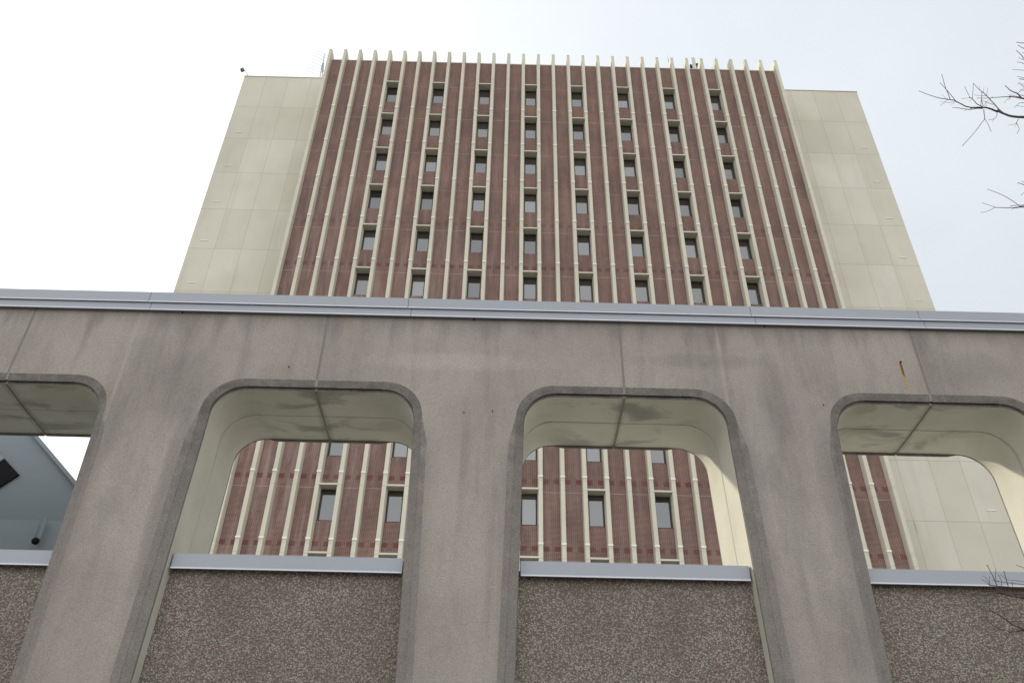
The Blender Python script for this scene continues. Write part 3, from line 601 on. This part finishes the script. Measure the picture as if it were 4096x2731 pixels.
# ---------------------------------------------------------------- bare tree at the right
TWIGS = [
(0,0.0173,0.0095,[(5.358,5.2,8.36),(5.152,5.2,8.331),(4.948,5.2,8.31),(4.84,5.2,8.318),(4.773,5.2,8.35),(4.721,5.2,8.396)]),
(0,0.0112,0.0066,[(4.717,5.2,8.383),(4.645,5.175,8.387),(4.569,5.15,8.378),(4.479,5.125,8.343),(4.389,5.1,8.303)]),
(0,0.0066,0.0043,[(4.389,5.1,8.303),(4.31,5.075,8.298),(4.248,5.05,8.31),(4.193,5.025,8.31),(4.11,5.0,8.289)]),
(0,0.0041,0.0024,[(4.11,5.0,8.289),(4.002,4.967,8.265),(3.895,4.933,8.261),(3.797,4.9,8.267)]),
(0,0.0038,0.0025,[(4.186,5.0,8.252),(4.155,4.983,8.319),(4.117,4.967,8.39),(4.075,4.95,8.47)]),
(0,0.0038,0.0025,[(4.137,5.0,8.288),(4.123,4.975,8.332),(4.103,4.95,8.394),(4.094,4.925,8.456),(4.085,4.9,8.529)]),
(0,0.0072,0.0041,[(4.766,5.2,8.363),(4.761,5.225,8.464),(4.767,5.25,8.568),(4.761,5.275,8.708),(4.76,5.3,8.815)]),
(0,0.0038,0.0027,[(4.76,5.3,8.815),(4.759,5.325,8.885),(4.748,5.35,9.03)]),
(0,0.005,0.0033,[(4.59,5.2,8.461),(4.521,5.167,8.45),(4.471,5.133,8.484),(4.421,5.1,8.461)]),
(0,0.0028,0.0023,[(4.442,5.1,8.44),(4.481,5.1,8.547),(4.525,5.1,8.68)]),
(0,0.0025,0.0022,[(4.424,5.1,8.461),(4.424,5.1,8.545),(4.425,5.1,8.626)]),
(0,0.0022,0.0017,[(4.431,5.1,8.457),(4.389,5.1,8.448),(4.336,5.1,8.434)]),
(0,0.0019,0.0014,[(4.347,5.0,8.298),(4.313,5.0,8.265)]),
(0,0.0056,0.0025,[(4.586,5.2,8.43),(4.502,5.19,8.409),(4.438,5.18,8.381),(4.365,5.17,8.374),(4.305,5.16,8.376),(4.252,5.15,8.364)]),
(0,0.0017,0.0011,[(4.372,5.15,8.336),(4.305,5.1,8.242)]),
(0,0.0045,0.0036,[(4.587,5.2,8.408),(4.552,5.175,8.314),(4.51,5.15,8.204)]),
(0,0.0033,0.0026,[(4.51,5.15,8.204),(4.424,5.117,8.092),(4.296,5.083,7.923),(4.098,5.05,7.688)]),
(0,0.0027,0.0024,[(4.51,5.15,8.204),(4.495,5.125,8.097),(4.469,5.1,7.962)]),
(0,0.0033,0.0019,[(4.709,5.2,8.378),(4.689,5.2,8.325),(4.653,5.2,8.281),(4.586,5.2,8.254)]),
(0,0.0019,0.0017,[(4.653,5.2,8.281),(4.618,5.2,8.233)]),
(0,0.0022,0.0013,[(4.107,5.0,8.278),(4.06,5.0,8.229),(4.018,5.0,8.194)]),
(0,0.0022,0.0014,[(4.178,5.0,8.26),(4.118,5.0,8.24),(4.075,5.0,8.245),(4.033,5.0,8.245)]),
(0,0.0016,0.0011,[(4.173,5.0,8.243),(4.119,5.0,8.206)]),
(0,0.0016,0.0011,[(4.101,5.0,8.295),(4.08,5.0,8.359)]),
(0,0.0034,0.0023,[(4.646,5.25,8.536),(4.638,5.225,8.593),(4.647,5.2,8.65)]),
(0,0.0031,0.0023,[(4.623,5.25,8.535),(4.634,5.233,8.586),(4.65,5.217,8.636),(4.654,5.2,8.673)]),
(0,0.002,0.0015,[(4.742,5.3,8.805),(4.74,5.3,8.86),(4.75,5.3,8.922)]),
(0,0.0017,0.0012,[(4.754,5.3,8.814),(4.797,5.3,8.905)]),
(0,0.0023,0.0018,[(4.781,5.3,8.769),(4.824,5.3,8.887)]),
(0,0.0026,0.0017,[(4.772,5.3,8.76),(4.72,5.3,8.762),(4.659,5.3,8.772)]),
(0,0.0034,0.002,[(4.821,5.3,8.625),(4.783,5.3,8.633),(4.745,5.3,8.659),(4.713,5.3,8.683)]),
(0,0.002,0.0014,[(4.699,5.3,8.603),(4.739,5.3,8.658),(4.789,5.3,8.706),(4.835,5.3,8.749)]),
(0,0.002,0.0014,[(4.719,5.3,8.594),(4.744,5.3,8.681)]),
(0,0.0017,0.0014,[(4.676,5.2,8.42),(4.724,5.2,8.484)]),
(0,0.0115,0.006,[(5.766,5.6,9.031),(5.552,5.575,9.066),(5.387,5.55,9.065),(5.287,5.525,9.057),(5.199,5.5,9.031)]),
(0,0.0048,0.0026,[(5.199,5.5,9.031),(5.061,5.467,8.972),(4.917,5.433,8.908),(4.755,5.4,8.855)]),
(0,0.0078,0.0036,[(5.318,5.5,9.007),(5.283,5.487,9.065),(5.234,5.475,9.08),(5.198,5.463,9.101),(5.166,5.45,9.14)]),
(0,0.0027,0.0018,[(5.202,5.5,9.021),(5.135,5.475,8.948),(5.061,5.45,8.861)]),
(0,0.0021,0.0015,[(5.23,5.5,9.032),(5.178,5.475,8.978),(5.12,5.45,8.894)]),
(0,0.003,0.0021,[(5.292,5.5,9.073),(5.349,5.5,9.133),(5.447,5.5,9.204)]),
(0,0.0024,0.0018,[(5.279,5.5,9.034),(5.236,5.5,9.051),(5.201,5.5,9.064)]),
(0,0.0033,0.0018,[(5.317,5.5,8.936),(5.265,5.5,8.925),(5.222,5.5,8.885),(5.183,5.5,8.849)]),
(0,0.0024,0.0021,[(5.329,5.5,8.866),(5.265,5.5,8.871),(5.222,5.5,8.885)]),
(0,0.0033,0.0022,[(4.882,5.2,8.277),(4.845,5.2,8.22),(4.845,5.2,8.169),(4.839,5.2,8.127),(4.799,5.2,8.067)]),
(0,0.0022,0.0014,[(4.845,5.2,8.22),(4.799,5.2,8.195),(4.757,5.2,8.185)]),
(0,0.0017,0.0011,[(4.842,5.2,8.216),(4.807,5.2,8.155)]),
(1,0.0062,0.0036,[(6.191,5.8,10.422),(5.939,5.75,10.372),(5.81,5.7,10.309)]),
(1,0.0061,0.003,[(6.101,5.8,10.172),(5.962,5.767,10.219),(5.886,5.733,10.241),(5.803,5.7,10.248)]),
(1,0.0065,0.0033,[(5.996,5.8,9.879),(5.9,5.775,9.983),(5.835,5.75,10.07),(5.798,5.725,10.124),(5.747,5.7,10.149)]),
(1,0.0032,0.0019,[(5.775,5.7,9.97),(5.75,5.7,9.991),(5.732,5.7,10.017)]),
(1,0.0043,0.0024,[(5.87,5.7,9.823),(5.75,5.7,9.897),(5.731,5.7,9.919),(5.684,5.7,9.932)]),
(1,0.0037,0.0021,[(5.906,5.7,9.772),(5.708,5.7,9.777),(5.641,5.7,9.783),(5.584,5.7,9.787)]),
(1,0.0037,0.0021,[(5.777,5.7,9.56),(5.66,5.7,9.636),(5.628,5.7,9.652),(5.594,5.7,9.659)]),
(1,0.0053,0.0037,[(5.789,5.7,9.594),(5.651,5.7,9.61),(5.607,5.7,9.619)]),
(1,0.0042,0.0021,[(5.701,5.7,9.347),(5.603,5.7,9.472),(5.59,5.7,9.51),(5.558,5.7,9.538)]),
(1,0.0024,0.0016,[(5.619,5.7,9.519),(5.598,5.7,9.531),(5.573,5.7,9.56)]),
(1,0.0023,0.0015,[(5.483,5.6,9.272),(5.444,5.6,9.291)]),
(1,0.0021,0.0016,[(5.821,5.6,9.681),(5.718,5.6,9.95),(5.701,5.6,9.948)]),
(2,0.0054,0.0031,[(5.032,5.4,7.273),(4.824,5.383,7.255),(4.664,5.367,7.244),(4.619,5.35,7.23),(4.523,5.333,7.196),(4.414,5.317,7.177),(4.341,5.3,7.162)]),
(2,0.0024,0.002,[(4.341,5.3,7.162),(4.304,5.3,7.185),(4.246,5.3,7.212)]),
(2,0.0024,0.002,[(4.34,5.3,7.16),(4.28,5.3,7.123),(4.24,5.3,7.104),(4.194,5.3,7.092)]),
(2,0.0035,0.0022,[(4.574,5.3,7.182),(4.543,5.3,7.23),(4.494,5.3,7.291),(4.435,5.3,7.343),(4.349,5.3,7.395)]),
(2,0.0032,0.0028,[(4.954,5.4,7.324),(4.659,5.35,7.254),(4.49,5.3,7.185)]),
(2,0.0019,0.0013,[(4.509,5.3,7.157),(4.475,5.3,7.132)]),
(2,0.0043,0.003,[(5.007,5.5,7.598),(4.884,5.5,7.685),(4.857,5.5,7.703),(4.836,5.5,7.71)]),
(2,0.003,0.0023,[(5.046,5.5,7.705),(4.897,5.5,7.724),(4.881,5.5,7.735)]),
(2,0.003,0.002,[(5.003,5.5,7.679),(4.846,5.5,7.576),(4.809,5.5,7.544)]),
(3,0.0053,0.0028,[(3.599,5.4,3.562),(3.495,5.38,3.585),(3.401,5.36,3.603),(3.34,5.34,3.607),(3.272,5.32,3.612),(3.203,5.3,3.616)]),
(3,0.0026,0.0012,[(3.203,5.3,3.616),(3.144,5.287,3.602),(3.077,5.275,3.587),(3.005,5.263,3.579),(2.938,5.25,3.586)]),
(3,0.0014,0.0008,[(3.101,5.3,3.601),(3.046,5.3,3.604),(3.002,5.3,3.619)]),
(3,0.0028,0.0018,[(3.206,5.3,3.62),(3.215,5.3,3.653),(3.213,5.3,3.69),(3.207,5.3,3.74),(3.196,5.3,3.8)]),
(3,0.0016,0.0012,[(3.213,5.3,3.692),(3.229,5.3,3.732),(3.246,5.3,3.777)]),
(3,0.0018,0.001,[(3.205,5.3,3.624),(3.201,5.3,3.648),(3.183,5.3,3.667)]),
(3,0.0016,0.0012,[(3.173,5.3,3.623),(3.169,5.3,3.66),(3.186,5.3,3.723)]),
(3,0.0014,0.001,[(3.168,5.3,3.664),(3.166,5.3,3.702),(3.148,5.3,3.727)]),
(3,0.0014,0.001,[(3.163,5.3,3.668),(3.153,5.3,3.687),(3.129,5.3,3.702)]),
(3,0.0018,0.0012,[(3.208,5.3,3.62),(3.237,5.3,3.653),(3.254,5.3,3.691),(3.251,5.3,3.737)]),
(3,0.0012,0.001,[(3.249,5.3,3.689),(3.224,5.3,3.695),(3.196,5.3,3.702)]),
(3,0.003,0.0018,[(3.347,5.35,3.612),(3.332,5.337,3.632),(3.306,5.325,3.66),(3.297,5.312,3.689),(3.293,5.3,3.76)]),
(3,0.0012,0.0008,[(3.287,5.3,3.707),(3.278,5.3,3.723),(3.263,5.3,3.74)]),
(3,0.0016,0.001,[(3.381,5.35,3.609),(3.371,5.325,3.629),(3.356,5.3,3.652)]),
(3,0.0016,0.001,[(3.343,5.35,3.625),(3.328,5.325,3.652),(3.324,5.3,3.691)]),
(3,0.0022,0.0012,[(3.495,5.3,3.76),(3.435,5.3,3.787),(3.392,5.3,3.806)]),
(3,0.0049,0.0028,[(3.346,5.1,3.307),(3.244,5.086,3.308),(3.152,5.071,3.305),(3.119,5.057,3.315),(3.077,5.043,3.322),(3.051,5.029,3.334),(3.002,5.014,3.365),(2.959,5.0,3.38)]),
(3,0.0026,0.0013,[(2.959,5.0,3.38),(2.928,4.987,3.384),(2.889,4.975,3.385),(2.858,4.963,3.401),(2.831,4.95,3.421)]),
(3,0.0017,0.0011,[(2.957,5.0,3.386),(2.944,5.0,3.404),(2.951,5.0,3.431),(2.956,5.0,3.454)]),
(3,0.0024,0.0017,[(3.276,5.1,3.324),(3.169,5.1,3.312),(3.143,5.1,3.31),(3.086,5.1,3.298),(3.058,5.1,3.307),(3.026,5.1,3.312)]),
(3,0.0019,0.0013,[(3.026,5.1,3.312),(2.985,5.087,3.333),(2.952,5.075,3.354),(2.939,5.062,3.365),(2.946,5.05,3.395)]),
(3,0.0011,0.0008,[(2.931,5.05,3.361),(2.905,5.05,3.362)]),
(3,0.0019,0.0011,[(3.086,5.1,3.3),(3.042,5.092,3.257),(3.002,5.083,3.217),(2.958,5.075,3.199),(2.915,5.067,3.192),(2.882,5.058,3.192),(2.866,5.05,3.202)]),
(3,0.0011,0.0007,[(2.996,5.05,3.295),(2.959,5.05,3.285),(2.939,5.05,3.29),(2.909,5.05,3.301)]),
(3,0.0015,0.001,[(3.092,5.1,3.362),(3.069,5.087,3.414),(3.051,5.075,3.436),(3.047,5.062,3.478),(3.037,5.05,3.505)]),
(3,0.0011,0.0008,[(3.114,5.1,3.347),(3.115,5.075,3.377),(3.121,5.05,3.387)]),
(3,0.0011,0.0008,[(3.286,5.1,3.458),(3.206,5.087,3.437),(3.14,5.075,3.429),(3.085,5.062,3.418),(3.013,5.05,3.402)]),
(3,0.0013,0.0009,[(3.254,5.1,3.369),(3.178,5.075,3.374),(3.133,5.05,3.376)]),
]

tree = thing('bare_tree', 'leafless tree whose twigs reach in from the right edge of the view', 'tree', (8.3, 5.3, 0))
tr = MB(); tp = [(8.3, 5.3, 0), (8.28, 5.32, 1.2), (8.35, 5.35, 2.6), (8.25, 5.3, 4.2), (8.3, 5.35, 5.8), (8.22, 5.4, 7.6), (8.3, 5.5, 9.6), (8.25, 5.6, 11.6), (8.4, 5.7, 13.2)]
tr.tube(tp, .24, .05, 14); tr.build('trunk', M['bark'], tree, True)
def spline(P, sub=4):
    P = [Vector(p) for p in P]; out_ = []
    if len(P) == 2: return [P[0], P[0].lerp(P[1], .5), P[1]]
    for i in range(len(P)-1):
        a0 = P[max(i-1, 0)]; a1 = P[i]; a2 = P[i+1]; a3 = P[min(i+2, len(P)-1)]
        for k in range(sub):
            t_ = k/sub
            out_.append(.5*((2*a1)+(a2-a0)*t_+(2*a0-5*a1+4*a2-a3)*t_*t_+(3*a1-a0-3*a2+a3)*t_**3))
    out_.append(P[-1]); return out_
br = [MB() for _ in range(4)]
def jit(pts, r): return [p+Vector((rnd.uniform(-r, r), rnd.uniform(-r, r), rnd.uniform(-r, r))) for p in pts]
for k, r0, r1, P in TWIGS:
    if k == 3: r0 *= 1.35; r1 *= 1.35
    r0 *= .87; r1 *= .87
    pts = spline(P); br[k].tube(jit(pts, min(r1*.5, .0016)), r0, r1, 7)
    if r1 < .009: br[k].ball(tuple(pts[-1]), r1*1.75, 0, 6)
    if len(pts) > 6 and r0 > .004:
        for q in range(2, len(pts)-1, 3):
            if rnd.random() < .5: br[k].ball(tuple(pts[q]+Vector((0, 0, r1*.7))), r1*1.3, 0, 5)
# the limbs that carry them, out of frame, from the trunk
main = {0: [((8.27, 5.36, 7.0), .095), ((7.3, 5.25, 7.55), .08), ((6.5, 5.2, 8.0), .06)],
        1: [((8.28, 5.55, 9.4), .07), ((7.4, 5.7, 9.7), .05), ((6.7, 5.75, 10.0), .035)],
        2: [((8.25, 5.38, 6.4), .05), ((7.0, 5.4, 6.9), .03), ((5.6, 5.4, 7.35), .018)],
        3: [((8.3, 5.33, 2.9), .06), ((6.6, 5.3, 3.2), .04), ((5.0, 5.25, 3.4), .022)]}
starts = {}
for k, r0, r1, P in TWIGS: starts.setdefault(k, []).append((P[0], r0))
for k, lim in main.items():
    pts = [Vector(p) for p, _ in lim]
    br[k].tube(spline(pts), lim[0][1], lim[-1][1], 10)
    xmax = max(p[0][0] for p in starts[k])
    for P, r0 in starts[k]:
        if P[0] > xmax-.55 or (k == 1):
            br[k].tube(spline([pts[-1], (pts[-1]+Vector(P))*.5+Vector((0, 0, .04)), Vector(P)]), max(r0*1.3, min(lim[-1][1], r0*2.2)), r0, 7)
for k in range(4): br[k].build('branch', M['bark'], tree, True)
# more limbs of the crown away from the view
def grow(b_, p, d_, l, r, depth):
    pts = [p]; dd = d_.copy()
    for _ in range(4):
        dd = (dd+Vector((rnd.uniform(-.22, .22), rnd.uniform(-.22, .22), rnd.uniform(-.12, .25)))).normalized(); pts.append(pts[-1]+dd*l/4)
    b_.tube(pts, r, r*.55, 6)
    if depth:
        for _ in range(3):
            q = rnd.choice(pts[1:]); nd = (dd+Vector((rnd.uniform(-.8, .8), rnd.uniform(-.8, .8), rnd.uniform(-.3, .7)))).normalized()
            grow(b_, q, nd, l*.62, r*.5, depth-1)
for z, an in ((4.6, .3), (5.6, -.5), (7.2, .6), (8.2, -.1), (9.2, .9), (10.6, -.6), (11.8, .2)):
    b_ = MB(); grow(b_, Vector((8.28, 5.4, z)), Vector((math.cos(an), math.sin(an)*.7, .55)).normalized(), 2.2, .055, 3); b_.build('branch', M['bark'], tree, True)
